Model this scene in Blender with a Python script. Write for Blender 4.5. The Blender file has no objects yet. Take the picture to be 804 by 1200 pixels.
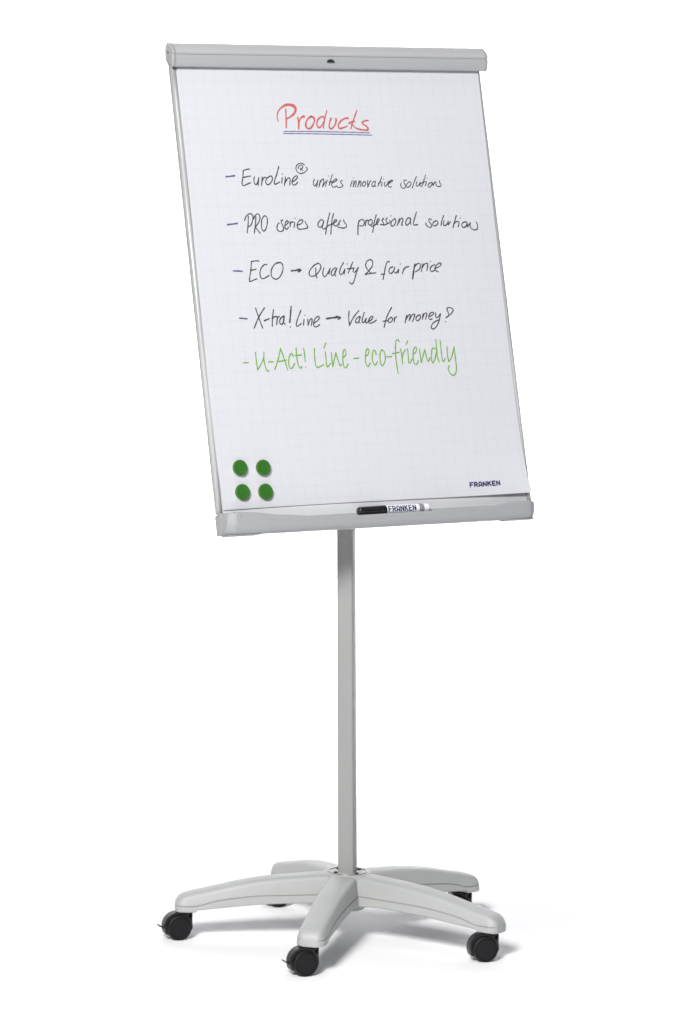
import bpy, bmesh, math, random
from mathutils import Vector, Matrix
random.seed(4)
SC = bpy.context.scene
COL = SC.collection

# ------------------------------------------------------------------ camera
cam_d = bpy.data.cameras.new('camera')
cam = bpy.data.objects.new('camera', cam_d)
COL.objects.link(cam)
SC.camera = cam
yaw, pit, roll = -0.12102, 0.0079138, -0.0044334
fw = Vector((math.sin(yaw)*math.cos(pit), math.cos(yaw)*math.cos(pit), -math.sin(pit)))
rt = Vector((math.cos(yaw), -math.sin(yaw), 0))
up = rt.cross(fw)
rt, up = math.cos(roll)*rt + math.sin(roll)*up, math.cos(roll)*up - math.sin(roll)*rt
cam.matrix_world = Matrix(((rt.x, up.x, -fw.x, 0), (rt.y, up.y, -fw.y, -6.84654),
                           (rt.z, up.z, -fw.z, 1.53020), (0, 0, 0, 1)))
cam_d.sensor_fit = 'HORIZONTAL'
cam_d.sensor_width = 36
cam_d.lens = 4112.92*36/804
cam_d.shift_x = 0.49778*1000/804          # shift lens, as product photographers use
cam_d.shift_y = -0.39041*1000/804
cam_d.clip_end = 100

# ------------------------------------------------------------------ light
W = bpy.data.worlds.new('World')
SC.world = W
W.use_nodes = True
W.node_tree.nodes['Background'].inputs[0].default_value = (0.55, 0.60, 1.0, 1)
W.node_tree.nodes['Background'].inputs[1].default_value = 0.08
SC.view_settings.view_transform = 'Standard'
SC.view_settings.look = 'None'
SC.view_settings.exposure = 0
SC.view_settings.gamma = 1


def softbox(name, loc, aim, sx, sy, power, color=(1, 1, 1)):
    d = bpy.data.lights.new(name, 'AREA')
    d.shape = 'RECTANGLE'
    d.size, d.size_y, d.energy, d.color = sx, sy, power, color
    o = bpy.data.objects.new(name, d)
    COL.objects.link(o)
    o.location = loc
    o.rotation_euler = (Vector(aim)-Vector(loc)).to_track_quat('-Z', 'Y').to_euler()
    return o


softbox('key_softbox', (-1.65, -6.62, 4.75), (0, 0, 0.75), 1.6, 1.6, 872, (1.0, 0.995, 0.985))
softbox('added_overhead_light', (-0.3, -0.5, 6.6), (0, 0.1, 0), 1.8, 1.8, 66, (1.0, 0.995, 0.985))  # added lamp without a known source, lifts the floor and upward faces
bl = softbox('added_backdrop_light', (0.3, 2.9, 4.6), (0.3, 3.4, 0), 4.5, 0.7, 112)  # added lamp that washes out the board's shadow on floor and backdrop
bl.data.spread = math.radians(66)
SC.cycles.max_bounces = 8

# ------------------------------------------------------------------ materials
def mat(name, color, rough=0.5, metal=0.0, noise=0.03, nscale=60, bump=0.0, spec=0.5):
    m = bpy.data.materials.new(name)
    m.use_nodes = True
    nt = m.node_tree
    b = nt.nodes['Principled BSDF']
    b.inputs['Roughness'].default_value = rough
    b.inputs['Metallic'].default_value = metal
    b.inputs['Specular IOR Level'].default_value = spec
    tc = nt.nodes.new('ShaderNodeTexCoord')
    n = nt.nodes.new('ShaderNodeTexNoise')
    n.inputs['Scale'].default_value = nscale
    n.inputs['Detail'].default_value = 4
    nt.links.new(tc.outputs['Object'], n.inputs['Vector'])
    mx = nt.nodes.new('ShaderNodeMix')
    mx.data_type = 'RGBA'
    c = list(color)
    mx.inputs[6].default_value = [v*(1-noise) for v in c]+[1]
    mx.inputs[7].default_value = [min(1, v*(1+noise)) for v in c]+[1]
    nt.links.new(n.outputs['Fac'], mx.inputs[0])
    nt.links.new(mx.outputs[2], b.inputs['Base Color'])
    if bump:
        bp = nt.nodes.new('ShaderNodeBump')
        bp.inputs['Strength'].default_value = bump
        bp.inputs['Distance'].default_value = 0.0006
        n2 = nt.nodes.new('ShaderNodeTexNoise')
        n2.inputs['Scale'].default_value = 900
        nt.links.new(tc.outputs['Object'], n2.inputs['Vector'])
        nt.links.new(n2.outputs['Fac'], bp.inputs['Height'])
        nt.links.new(bp.outputs['Normal'], b.inputs['Normal'])
    return m


def paper_mat():
    m = mat('paper', (0.535, 0.541, 0.563), 0.75, noise=0.008, nscale=7, spec=0.2)
    nt = m.node_tree
    b = nt.nodes['Principled BSDF']
    base = b.inputs['Base Color'].links[0].from_socket
    tc = nt.nodes.new('ShaderNodeTexCoord')
    sp = nt.nodes.new('ShaderNodeSeparateXYZ')
    nt.links.new(tc.outputs['Object'], sp.inputs[0])
    line = []
    for ax, ph in ((0, 10.012), (1, 10.0095)):
        a = nt.nodes.new('ShaderNodeMath'); a.operation = 'ADD'; a.inputs[1].default_value = ph
        nt.links.new(sp.outputs[ax], a.inputs[0])
        d = nt.nodes.new('ShaderNodeMath'); d.operation = 'DIVIDE'; d.inputs[1].default_value = 0.0245
        nt.links.new(a.outputs[0], d.inputs[0])
        f = nt.nodes.new('ShaderNodeMath'); f.operation = 'FRACT'
        nt.links.new(d.outputs[0], f.inputs[0])
        l = nt.nodes.new('ShaderNodeMath'); l.operation = 'LESS_THAN'; l.inputs[1].default_value = 0.055
        nt.links.new(f.outputs[0], l.inputs[0])
        line.append(l)
    mxm = nt.nodes.new('ShaderNodeMath'); mxm.operation = 'MAXIMUM'
    nt.links.new(line[0].outputs[0], mxm.inputs[0]); nt.links.new(line[1].outputs[0], mxm.inputs[1])
    n = nt.nodes.new('ShaderNodeTexNoise'); n.inputs['Scale'].default_value = 25
    nt.links.new(tc.outputs['Object'], n.inputs['Vector'])
    mu = nt.nodes.new('ShaderNodeMath'); mu.operation = 'MULTIPLY'
    nt.links.new(mxm.outputs[0], mu.inputs[0]); nt.links.new(n.outputs['Fac'], mu.inputs[1])
    mx = nt.nodes.new('ShaderNodeMix'); mx.data_type = 'RGBA'
    nt.links.new(mu.outputs[0], mx.inputs[0])
    nt.links.new(base, mx.inputs[6])
    mx.inputs[7].default_value = (0.475, 0.483, 0.508, 1)
    nt.links.new(mx.outputs[2], b.inputs['Base Color'])
    return m


M = dict(
    backdrop=mat('white_backdrop', (0.9, 0.9, 0.9), 0.9, noise=0.002, nscale=2, spec=0.0),
    bar=mat('silver_bar', (0.385, 0.388, 0.392), 0.45, 0.0, 0.02, 30, 0.05),
    shaded_strip=mat('shaded_clamp_strip', (0.345, 0.35, 0.362), 0.45, 0.0, 0.02, 30, 0.05),  # bar grey taken darker: shade of the lower lobe put into the colour
    halo_ring=mat('magnet_halo', (0.46, 0.45, 0.43), 0.5),  # pale tone imitating a soft shadow edge and halo
    cap=mat('grey_cap', (0.285, 0.29, 0.295), 0.5, 0.0, 0.03, 80, 0.15),
    rail=mat('silver_rail', (0.52, 0.525, 0.52), 0.4, 0.4, 0.02, 40),
    panel=mat('board_panel', (0.60, 0.605, 0.615), 0.45, 0.0, 0.02, 20),
    tray=mat('tray_plastic', (0.315, 0.32, 0.332), 0.42, 0.0, 0.02, 30, 0.08),
    base=mat('base_plastic', (0.365, 0.372, 0.363), 0.5, 0.0, 0.03, 40, 0.25),
    pole=mat('pole_metal', (0.262, 0.262, 0.257), 0.42, 0.0, 0.03, 25, 0.0, 0.28),
    ring=mat('ring_metal', (0.22, 0.20, 0.16), 0.35, 0.8, 0.1, 50),
    dark=mat('dark_recess', (0.015, 0.015, 0.015), 0.6),
    black=mat('black_plastic', (0.005, 0.005, 0.006), 0.4, 0.0, 0.15, 120, 0.1),
    tyre=mat('black_tread', (0.005, 0.005, 0.006), 0.5, 0.0, 0.2, 90, 0.2, 0.3),
    steel=mat('steel', (0.45, 0.45, 0.45), 0.3, 0.9),
    white=mat('white_plastic', (0.72, 0.72, 0.74), 0.4),
    penwhite=mat('pen_label', (0.72, 0.72, 0.76), 0.35),
    pengrey=mat('pen_band', (0.22, 0.22, 0.23), 0.4),
    pencap=mat('pen_cap', (0.012, 0.012, 0.013), 0.22),
    magnet=mat('magnet_green', (0.024, 0.122, 0.011), 0.45, 0.0, 0.12, 120, 0.1),
    paper=paper_mat(),
    ink_red=mat('ink_red', (0.47, 0.095, 0.082), 0.7, 0, 0.2, 160),
    ink_black=mat('ink_black', (0.042, 0.042, 0.046), 0.7, 0, 0.3, 160),
    ink_violet=mat('ink_violet', (0.095, 0.075, 0.20), 0.7, 0, 0.15, 160),
    ink_dusk=mat('ink_dusk', (0.085, 0.08, 0.125), 0.7, 0, 0.15, 160),
    ink_blue=mat('ink_blue', (0.10, 0.10, 0.24), 0.7, 0, 0.15, 160),
    ink_green=mat('ink_green', (0.125, 0.315, 0.022), 0.7, 0, 0.2, 160),
    print_blue=mat('print_blue', (0.006, 0.008, 0.075), 0.6),
    print_grey=mat('print_grey', (0.25, 0.25, 0.28), 0.6),
)

# ------------------------------------------------------------------ helpers
def lerp_table(tab, x):
    if x <= tab[0][0]:
        return tab[0][1]
    for (a, va), (b, vb) in zip(tab, tab[1:]):
        if x <= b:
            return va+(vb-va)*(x-a)/(b-a)
    return tab[-1][1]


def smooth_table(tab, x):
    if x <= tab[0][0]:
        return tab[0][1]
    for (a, va), (b, vb) in zip(tab, tab[1:]):
        if x <= b:
            u = (x-a)/(b-a)
            u = u*u*(3-2*u)*0.5+u*0.5
            return va+(vb-va)*u
    return tab[-1][1]


def obj(name, bm, m, parent=None, matrix=None, sharp=32):
    bmesh.ops.remove_doubles(bm, verts=bm.verts, dist=1e-6)
    bmesh.ops.recalc_face_normals(bm, faces=bm.faces)
    for e in bm.edges:
        if len(e.link_faces) == 2 and e.calc_face_angle(0) > math.radians(sharp):
            e.smooth = False
    me = bpy.data.meshes.new(name)
    bm.to_mesh(me)
    bm.free()
    for p in me.polygons:
        p.use_smooth = True
    me.materials.append(m)
    o = bpy.data.objects.new(name, me)
    COL.objects.link(o)
    if parent:
        o.parent = parent
    if matrix is not None:
        o.matrix_basis = matrix
    return o


def empty(name, loc=(0, 0, 0)):
    o = bpy.data.objects.new(name, None)
    o.empty_display_size = 0.05
    COL.objects.link(o)
    o.location = loc
    return o


def tag(o, label, cat=None, group=None):
    o['label'] = label
    if cat:
        o['category'] = cat
    if group:
        o['group'] = group
    return o


def loft(bm, rings, closed=True, caps=True):
    """rings: lists of equal length of 3D points"""
    vs = [[bm.verts.new(p) for p in r] for r in rings]
    n = len(rings[0])
    for a, b in zip(vs, vs[1:]):
        for i in range(n if closed else n-1):
            j = (i+1) % n
            try:
                bm.faces.new((a[i], a[j], b[j], b[i]))
            except ValueError:
                pass
    if caps:
        bm.faces.new(list(reversed(vs[0])))
        bm.faces.new(vs[-1])
    return vs


def extrude_x(bm, prof, x0, x1, shrink=0.0, bev=0.0):
    """profile [(y, z)] extruded along x; rounded ends by insetting the end rings"""
    cy = sum(p[0] for p in prof)/len(prof)
    cz = sum(p[1] for p in prof)/len(prof)

    def ring(x, k):
        out = []
        for y, z in prof:
            l = math.hypot(y-cy, z-cz)
            f = max(0.2, 1-k/l) if l > 0 else 1
            out.append((x, cy+(y-cy)*f, cz+(z-cz)*f))
        return out
    if bev:
        rings = [ring(x0, bev), ring(x0+bev*0.3, bev*0.3), ring(x0+bev, 0),
                 ring(x1-bev, 0), ring(x1-bev*0.3, bev*0.3), ring(x1, bev)]
    else:
        rings = [ring(x0, 0), ring(x1, 0)]
    loft(bm, rings)


def lathe(bm, prof, axis_o, axis_d, n=32):
    """prof [(a, r)] along axis_d from axis_o"""
    d = Vector(axis_d).normalized()
    u = d.orthogonal().normalized()
    v = d.cross(u)
    rings = []
    for a, r in prof:
        c = Vector(axis_o)+d*a
        rings.append([c+(u*math.cos(2*math.pi*i/n)+v*math.sin(2*math.pi*i/n))*max(r, 1e-5) for i in range(n)])
    loft(bm, rings)


def box(bm, lo, hi, bev=0.0):
    t = bmesh.new()
    bmesh.ops.create_cube(t, size=1)
    for v in t.verts:
        v.co = Vector([lo[i]+(hi[i]-lo[i])*(v.co[i]+0.5) for i in range(3)])
    if bev:
        bmesh.ops.bevel(t, geom=list(t.edges), offset=bev, segments=3, affect='EDGES', profile=0.5)
    merge(bm, t)


def merge(bm, t):
    me = bpy.data.meshes.new('tmp')
    t.to_mesh(me)
    t.free()
    bm.from_mesh(me)
    bpy.data.meshes.remove(me)


def catmull(pts, step):
    """pts [(x, y, w)] -> dense smooth polyline"""
    if len(pts) < 2:
        return pts
    P = [tuple(2*a-b for a, b in zip(pts[0], pts[1]))]+list(pts)+[tuple(2*a-b for a, b in zip(pts[-1], pts[-2]))]
    out = []
    for i in range(1, len(P)-2):
        p0, p1, p2, p3 = P[i-1:i+3]
        L = math.hypot(p2[0]-p1[0], p2[1]-p1[1])
        k = max(1, int(L/step))
        for j in range(k):
            t = j/k
            out.append(tuple(0.5*(2*b+(c-a)*t+(2*a-5*b+4*c-d)*t*t+(3*b-a-3*c+d)*t**3) for a, b, c, d in zip(p0, p1, p2, p3)))
    out.append(tuple(pts[-1]))
    return out


def straight(pts, step):
    out = []
    for a, b in zip(pts, pts[1:]):
        k = max(1, int(math.hypot(b[0]-a[0], b[1]-a[1])/step))
        for j in range(k):
            out.append(tuple(p+(q-p)*j/k for p, q in zip(a, b)))
    out.append(tuple(pts[-1]))
    return out


def ribbon(bm, pts, place, lift, wob=0.12):
    """pen stroke: flat ribbon with round ends; place(s, t, lift) -> 3D"""
    n = len(pts)
    if n == 1:
        s, t, w = pts[0]
        c = [bm.verts.new(place(s+w*0.55*math.cos(a), t+w*0.55*math.sin(a), lift)) for a in [k*math.pi/5 for k in range(10)]]
        bm.faces.new(c)
        return
    L, Rr = [], []
    ph = random.random()*9
    dirs = []
    for i in range(n):
        a, b = pts[max(0, i-1)], pts[min(n-1, i+1)]
        dx, dy = b[0]-a[0], b[1]-a[1]
        l = math.hypot(dx, dy) or 1
        dirs.append((dx/l, dy/l))
    for i, (s, t, w) in enumerate(pts):
        w = w*0.5*(1+wob*math.sin(i*0.33+ph))
        dx, dy = dirs[i]
        L.append((s-dy*w, t+dx*w)); Rr.append((s+dy*w, t-dx*w))
    vl = [bm.verts.new(place(x, y, lift)) for x, y in L]
    vr = [bm.verts.new(place(x, y, lift)) for x, y in Rr]
    for i in range(n-1):
        bm.faces.new((vl[i], vr[i], vr[i+1], vl[i+1]))
    for idx, sg in ((0, -1), (n-1, 1)):
        s, t, w = pts[idx]
        w *= 0.5
        dx, dy = dirs[idx]
        fan = []
        for k in range(1, 6):
            a = math.pi*k/6
            # from left edge round to right edge
            fan.append(bm.verts.new(place(s+w*(-dy*math.cos(a)+sg*dx*math.sin(a)), t+w*(dx*math.cos(a)+sg*dy*math.sin(a)), lift)))
        bm.faces.new([vl[idx]]+fan+[vr[idx]])


# ------------------------------------------------------------------ setting: white seamless floor that sweeps up behind
bm = bmesh.new()
prof = [(-9.0, 0.0), (-4, 0), (-1, 0), (2.2, 0.0)]
for k in range(1, 13):
    a = math.pi/2*k/12
    prof.append((2.2+1.4*math.sin(a), 1.4-1.4*math.cos(a)))
prof.append((3.6, 5.5))
loft(bm, [[(x, y, z) for y, z in prof] for x in (-6, -2, 0, 2, 6)], closed=False, caps=False)
fl = obj('floor', bm, M['backdrop'])
fl['kind'] = 'structure'
fl['label'] = 'seamless white studio floor sweeping up into the backdrop'

# ------------------------------------------------------------------ the stand
stand = empty('flip_chart_stand')
tag(stand, 'light grey mobile flip chart stand with tilted board, single pole and five castered legs', 'flip chart')

psi, tau = 0.54961, 0.20620
X = Vector((math.cos(psi), math.sin(psi), 0))
N0 = Vector((math.sin(psi), -math.cos(psi), 0))
U = Vector((0, 0, math.cos(tau)))-math.sin(tau)*N0
N = X.cross(U)
BO = Vector((0.063112, -0.101207, 0.858525))
B = Matrix(((X.x, U.x, N.x, BO.x), (X.y, U.y, N.y, BO.y), (X.z, U.z, N.z, BO.z), (0, 0, 0, 1)))
# board coordinates: x along the board, y up the board, z out of it

# --- board panel and its side rails
bm = bmesh.new()
box(bm, (-0.3425, -0.034, -0.013), (0.3365, 0.862, -0.003), 0.001)
obj('board_panel', bm, M['panel'], stand, B)
for sg in (-1, 1):
    bm = bmesh.new()
    pr = [(-0.0045, -0.014), (0.0045, -0.014), (0.0045, -0.002), (0.0035, -0.0005), (-0.0035, -0.0005), (-0.0045, -0.002)]
    loft(bm, [[(sg*0.3440-0.003+a, y, b) for a, b in pr] for y in (-0.0075 if sg < 0 else -0.0165, 0.860)])
    obj('side_rail', bm, M['rail'], stand, B)
# --- rear bracket that carries the board on the pole
bm = bmesh.new()
box(bm, (-0.06, 0.17, -0.024), (0.06, 0.40, -0.0132), 0.002)
obj('mounting_bracket', bm, M['pole'], stand, B)

# --- clamping bar at the top: profile in (z, y) of the board
BAR = [(-0.012, 0.856), (-0.0135, 0.868), (-0.012, 0.880), (-0.008, 0.8880), (-0.003, 0.8913), (0.003, 0.8898),
       (0.0080, 0.8863), (0.0125, 0.8815), (0.0160, 0.8765), (0.0183, 0.8715), (0.0189, 0.8690), (0.0182, 0.8674), (0.0167, 0.8664),
       (0.0161, 0.8650), (0.0164, 0.8632), (0.0166, 0.8605), (0.0158, 0.8560), (0.0143, 0.8515), (0.0124, 0.8472), (0.0104, 0.8440), (0.0085, 0.8422),
       (0.007, 0.8422), (0.006, 0.845), (0.003, 0.849), (-0.008, 0.852)]


def bar_ring(x, k):
    cz, cy = 0.003, 0.867
    return [(x, cy+(y-cy)*k, cz+(z-cz)*k) for z, y in BAR]


def part_ring(x, prof):
    return [(x, y, z) for z, y in prof]


g = BAR.index((0.0161, 0.8650))
UPPER = [(-0.0130, 0.8655)]+BAR[1:g]+[(0.0161, 0.8655)]
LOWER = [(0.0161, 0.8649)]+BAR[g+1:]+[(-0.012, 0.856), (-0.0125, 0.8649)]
bm = bmesh.new()
loft(bm, [part_ring(-0.3495, UPPER), part_ring(0.3495, UPPER)])
bar = obj('clamping_bar', bm, M['bar'], stand, B @ Matrix.Translation((-0.0062, 0.0022, 0)) @ Matrix.Rotation(-0.0068, 4, 'Z'), sharp=50)
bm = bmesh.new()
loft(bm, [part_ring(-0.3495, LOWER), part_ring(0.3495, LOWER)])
obj('shaded_clamp_strip', bm, M['shaded_strip'], bar, sharp=50)
for sg in (-1, 1):
    bm = bmesh.new()
    loft(bm, [bar_ring(sg*0.3498, 1.0), bar_ring(sg*0.3502, 1.012), bar_ring(sg*0.3540, 1.012), bar_ring(sg*0.3555, 0.985), bar_ring(sg*0.3564, 0.92)])
    # shallow moulded boss and screw hole on the outside of the cap
    obj('end_cap', bm, M['cap'], bar, sharp=40)
bm = bmesh.new()
lathe(bm, [(0, 0.0022), (0.0006, 0.0022)], (-0.3563, 0.872, 0.000), (-1, 0, 0), 16)
obj('screw', bm, M['dark'], bar)
# hole in the middle of the lower lip
bm = bmesh.new()
ring0 = [(-0.0080+0.0084*math.cos(a), 0.8530+0.0062*math.sin(a)) for a in [math.pi*k/14 for k in range(15)]]
loft(bm, [[(x, y, 0.0165) for x, y in ring0], [(x, y, 0.0181) for x, y in ring0]])
obj('peg_hole', bm, M['dark'], bar)

# --- pen tray at the bottom
LIP = [(-0.36, -0.0075), (-0.315, -0.0075), (-0.290, -0.0098), (-0.235, -0.0170), (-0.155, -0.0230), (-0.065, -0.0262),
       (0.085, -0.0256), (0.175, -0.0234), (0.232, -0.0222), (0.257, -0.0197), (0.275, -0.0164), (0.315, -0.0158), (0.36, -0.0165)]


def tray_ring(x, solid):
    lip = smooth_table(LIP, x)
    nf = 0.0285-0.008*(abs(x)/0.345)**2.5
    e = abs(x)-0.326
    if e > 0:
        nf -= 0.020*min(1, e/0.024)**1.7 if x > 0 else 0.010*min(1, e/0.020)
    bot = -0.0490
    if solid:
        inner = [(-0.003, lip+0.001), (-0.002, lip+0.001), (nf*0.25, lip+0.0005), (nf*0.5, lip), (nf-0.004, lip-0.0002)]
    else:
        fl_ = min(-0.0275, lip-0.0005)
        inner = [(-0.0028, -0.0195), (-0.001, -0.0215), (0.003, fl_-0.0005), (nf-0.0085, fl_-0.0005), (nf-0.004, lip-0.0010)]
    outer = [(nf-0.0025, lip-0.0001), (nf-0.0006, lip-0.0012), (nf, lip-0.0035), (nf-0.0010, min(lip-0.005, -0.0305)),
             (nf-0.0032, -0.0370), (nf-0.0066, -0.0428), (nf-0.0105, -0.0470), (nf-0.0145, bot-0.0003), (-0.004, bot-0.0005), (-0.014, bot), (-0.014, -0.012)]
    if not solid:
        outer[-1] = (-0.0055, -0.0195)
        outer.insert(-1, (-0.0055, -0.038))
        outer.insert(-2, (-0.010, -0.043))
    return [(x, t, n) for n, t in inner+outer]


bm = bmesh.new()
xs = [-0.3255+0.651*k/80 for k in range(81)]
loft(bm, [tray_ring(x, False) for x in xs])
tray = obj('pen_tray', bm, M['tray'], stand, B, sharp=40)
for sg in (-1, 1):
    bm = bmesh.new()
    xx = [0.3257, 0.328, 0.331, 0.334, 0.337, 0.340, 0.343, 0.346, 0.3485, 0.3495]
    rings = []
    for i, x in enumerate(xx):
        if sg > 0:
            x = 0.3257+(x-0.3257)*0.84
        else:
            x = 0.3257+(x-0.3257)*1.17
        r = tray_ring(sg*x, True)
        if sg < 0:      # the left cap has a slanted crease: its face leans inwards at the top
            r = [(x_+(0.010*(t+0.049)/0.04*min(1, max(0, (0.012+n)/0.03)) if 0.329 < -x_ < 0.349 else 0), t, n) for x_, t, n in r]
        if i == len(xx)-1:
            r = [(x_, -0.031+(t+0.031)*0.95, 0.002+(n-0.002)*0.95) for x_, t, n in r]
        rings.append(r)
    loft(bm, rings)
    # thin foot of the cap that runs under the tray
    box(bm, (min(sg*0.272, sg*0.343), -0.0513, -0.013), (max(sg*0.272, sg*0.343), -0.0494, 0.010), 0.0006)
    cp = obj('tray_end_cap', bm, M['cap'] if sg < 0 else M['tray'], tray, sharp=24)
bm = bmesh.new()
lathe(bm, [(0, 0.0036), (0.0010, 0.0036), (0.0016, 0.0026)], (-0.3165, -0.0125, 0.0196), (0, 0.5, 1), 16)
obj('tray_screw', bm, M['pengrey'], tray)

# --- pole: square tube with rounded corners
beta = math.radians(12.5)


def round_rect(hw, hh, r, seg=6):
    out = []
    for cx, cy, a0 in ((hw-r, hh-r, 0), (-hw+r, hh-r, 90), (-hw+r, -hh+r, 180), (hw-r, -hh+r, 270)):
        for k in range(seg+1):
            a = math.radians(a0+90*k/seg)
            out.append((cx+r*math.cos(a), cy+r*math.sin(a)))
    return out


def pole_ring(z, hw):
    return [(x*math.cos(-beta)-y*math.sin(-beta), x*math.sin(-beta)+y*math.cos(-beta), z) for x, y in round_rect(hw, hw, 0.0050)]


bm = bmesh.new()
loft(bm, [pole_ring(z, 0.01590) for z in (0.10, 0.5, 0.9, 1.205)])
obj('pole', bm, M['pole'], stand)

# --- base: hub and five legs
bm = bmesh.new()
lathe(bm, [(0.0, 0.030), (0.002, 0.033), (0.016, 0.034), (0.0165, 0.046), (0.066, 0.047), (0.0705, 0.0455), (0.0718, 0.043)], (0, 0, 0.058), (0, 0, 1), 48)
hub = obj('hub', bm, M['base'], stand)
bm = bmesh.new()
nr = 48
for rr in (1,):
    vs = [[(Vector(((0.0375+0.0016*math.cos(b))*math.cos(a), (0.0375+0.0016*math.cos(b))*math.sin(a), 0.1300+0.0012*math.sin(b)))) for b in [2*math.pi*j/8 for j in range(8)]] for a in [2*math.pi*i/nr for i in range(nr+1)]]
    loft(bm, vs, caps=False)
obj('collar_ring', bm, M['ring'], hub)
for k in range(4):
    a = math.radians(90*k+38)
    bm = bmesh.new()
    lathe(bm, [(0, 0.0042), (0.0022, 0.0042), (0.0032, 0.003)], (0.0285*math.cos(a), 0.0285*math.sin(a), 0.1292), (0, 0, 1), 12)
    obj('screw', bm, M['dark'], hub)

ZT = [(0, 0.1290), (0.034, 0.1285), (0.081, 0.1258), (0.13, 0.1222), (0.177, 0.1170), (0.22, 0.1092), (0.26, 0.1000), (0.30, 0.0915), (0.318, 0.0868), (0.327, 0.0815), (0.3325, 0.074), (0.334, 0.068)]
ZG = [(0, 0.091), (0.034, 0.0905), (0.177, 0.0872), (0.23, 0.0815), (0.262, 0.0762), (0.286, 0.0682), (0.297, 0.0668), (0.34, 0.0665)]
ZB = [(0, 0.066), (0.08, 0.0738), (0.177, 0.0700), (0.25, 0.0628), (0.2915, 0.0590), (0.2965, 0.0543), (0.34, 0.0543)]
HW = [(0, 0.030), (0.06, 0.0300), (0.18, 0.0285), (0.30, 0.0275), (0.34, 0.0275)]
R_LEG = 0.3127


def leg_ring(r):
    zt, zg, zb, w = lerp_table(ZT, r), lerp_table(ZG, r), lerp_table(ZB, r), lerp_table(HW, r)
    if r > 0.316:
        u = min(1, (r-0.316)/0.0182)
        w *= 0.42+0.58*math.sqrt(max(0, 1-u*u))
    zg = min(zg, zt-0.004)
    q = min(0.009, (zt-zg)*0.5)
    hp = [(0, zt+0.0004), (w*0.42, zt-0.0001), (w*0.62, zt-q*0.12), (w*0.75, zt-q*0.36), (w*0.825, zt-q*0.66), (w*0.87, zt-q*1.05), (w*0.965, zg+0.0011),
          (w*0.965-0.0017, zg+0.0007), (w*0.965-0.0017, zg-0.0007), (w*0.975, zg-0.0011), (w, zb+0.0022), (w-0.0012, zb+0.0006), (w-0.003, zb)]
    full = hp+[(-a, b) for a, b in reversed(hp[1:])]
    return [(r, a, b) for a, b in full]


def leg_mesh():
    bm = bmesh.new()
    rs = [0.004]+[0.02+0.0125*k for k in range(23)]+[0.2915, 0.2965]+[0.300, 0.306, 0.312, 0.316, 0.320, 0.324, 0.3275, 0.330, 0.332, 0.3335, 0.334]
    rs = sorted(set(round(x, 5) for x in rs))
    loft(bm, [leg_ring(r) for r in rs])
    return bm


AL = 0.1019
leg0 = obj('base_leg', leg_mesh(), M['base'], stand, sharp=38)
legs = [leg0]
for k in range(1, 5):
    c = leg0.copy()
    COL.objects.link(c)
    c.parent = stand
    legs.append(c)
for k, o in enumerate(legs):
    o.matrix_basis = Matrix.Rotation(AL+math.radians(72*k)+math.pi, 4, 'Z')

# --- casters: housing mesh is the part; wheels, stem and lever are its sub-parts
# local frame: x = trailing direction, y = wheel axle, origin = swivel axis on the floor
TR, WR = 0.0185, 0.0243


def caster_body():
    bm = bmesh.new()
    c = (TR, WR)
    out = []
    for k in range(0, 22):
        a = math.radians(-28+k*(150-(-28))/21)
        out.append((c[0]+0.0287*math.cos(a), c[1]+0.0287*math.sin(a)))
    out += [(0.0045, 0.0525), (-0.0085, 0.0525), (-0.0098, 0.0495), (-0.0092, 0.036), (-0.0100, 0.022), (-0.0075, 0.0165), (0.004, 0.014)]
    out += [(c[0]+0.012, 0.012)]
    n = len(out)
    cx = sum(p[0] for p in out)/n; cz = sum(p[1] for p in out)/n

    def rg(y, f):
        return [(cx+(x-cx)*f, y, cz+(z-cz)*f) for x, z in out]
    loft(bm, [rg(-0.0125, 0.95), rg(-0.0115, 0.99), rg(-0.009, 1), rg(0.009, 1), rg(0.0115, 0.99), rg(0.0125, 0.95)])
    # collar round the stem
    lathe(bm, [(0, 0.0075), (0.004, 0.0078), (0.0052, 0.0070)], (-0.001, 0, 0.0495), (0, 0, 1), 20)
    return bm


def caster_wheel(sg):
    bm = bmesh.new()
    lathe(bm, [(0.004, 0.020), (0.0045, WR-0.0012), (0.006, WR), (0.0165, WR), (0.0190, WR-0.0008), (0.0200, WR-0.0026), (0.0202, WR-0.0040),
               (0.0194, WR-0.0044), (0.0194, WR-0.0050), (0.0203, WR-0.0056), (0.0207, 0.010), (0.0209, 0.0)],
          (TR, 0, WR), (0, sg, 0), 48)
    return bm


proto = obj('caster', caster_body(), M['black'], stand, sharp=40)
for sg in (-1, 1):
    obj('wheel', caster_wheel(sg), M['tyre'], proto, sharp=40)
bm = bmesh.new()
lathe(bm, [(0, 0.0042), (0.004, 0.0042)], (-0.001, 0, 0.0535), (0, 0, 1), 16)
obj('stem', bm, M['steel'], proto)


def lever():
    bm = bmesh.new()
    path = [(TR+0.020, 0.0185), (TR+0.027, 0.0215), (TR+0.0325, 0.0255), (TR+0.0385, 0.0285)]
    loft(bm, [[(x, -0.0075, z-0.0013), (x, 0.0075, z-0.0013), (x, 0.0075, z+0.0013), (x, -0.0075, z+0.0013)] for x, z in path])
    return bm


casters = [proto]
for k in range(1, 5):
    c = proto.copy()
    COL.objects.link(c)
    c.parent = stand
    for ch in list(proto.children):
        d = ch.copy()
        COL.objects.link(d)
        d.parent = c
    casters.append(c)
for k in (0, 1):
    obj('brake_lever', lever(), M['black'], casters[k])
for k, (c, th) in enumerate(zip(casters, (20, 22, 17, 20, 24))):
    a = AL+math.radians(72*k)
    sw = Vector((-R_LEG*math.cos(a), -R_LEG*math.sin(a), 0))
    c.matrix_basis = Matrix.Translation(sw) @ Matrix.Rotation(math.pi+math.radians(th), 4, 'Z')

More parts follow.
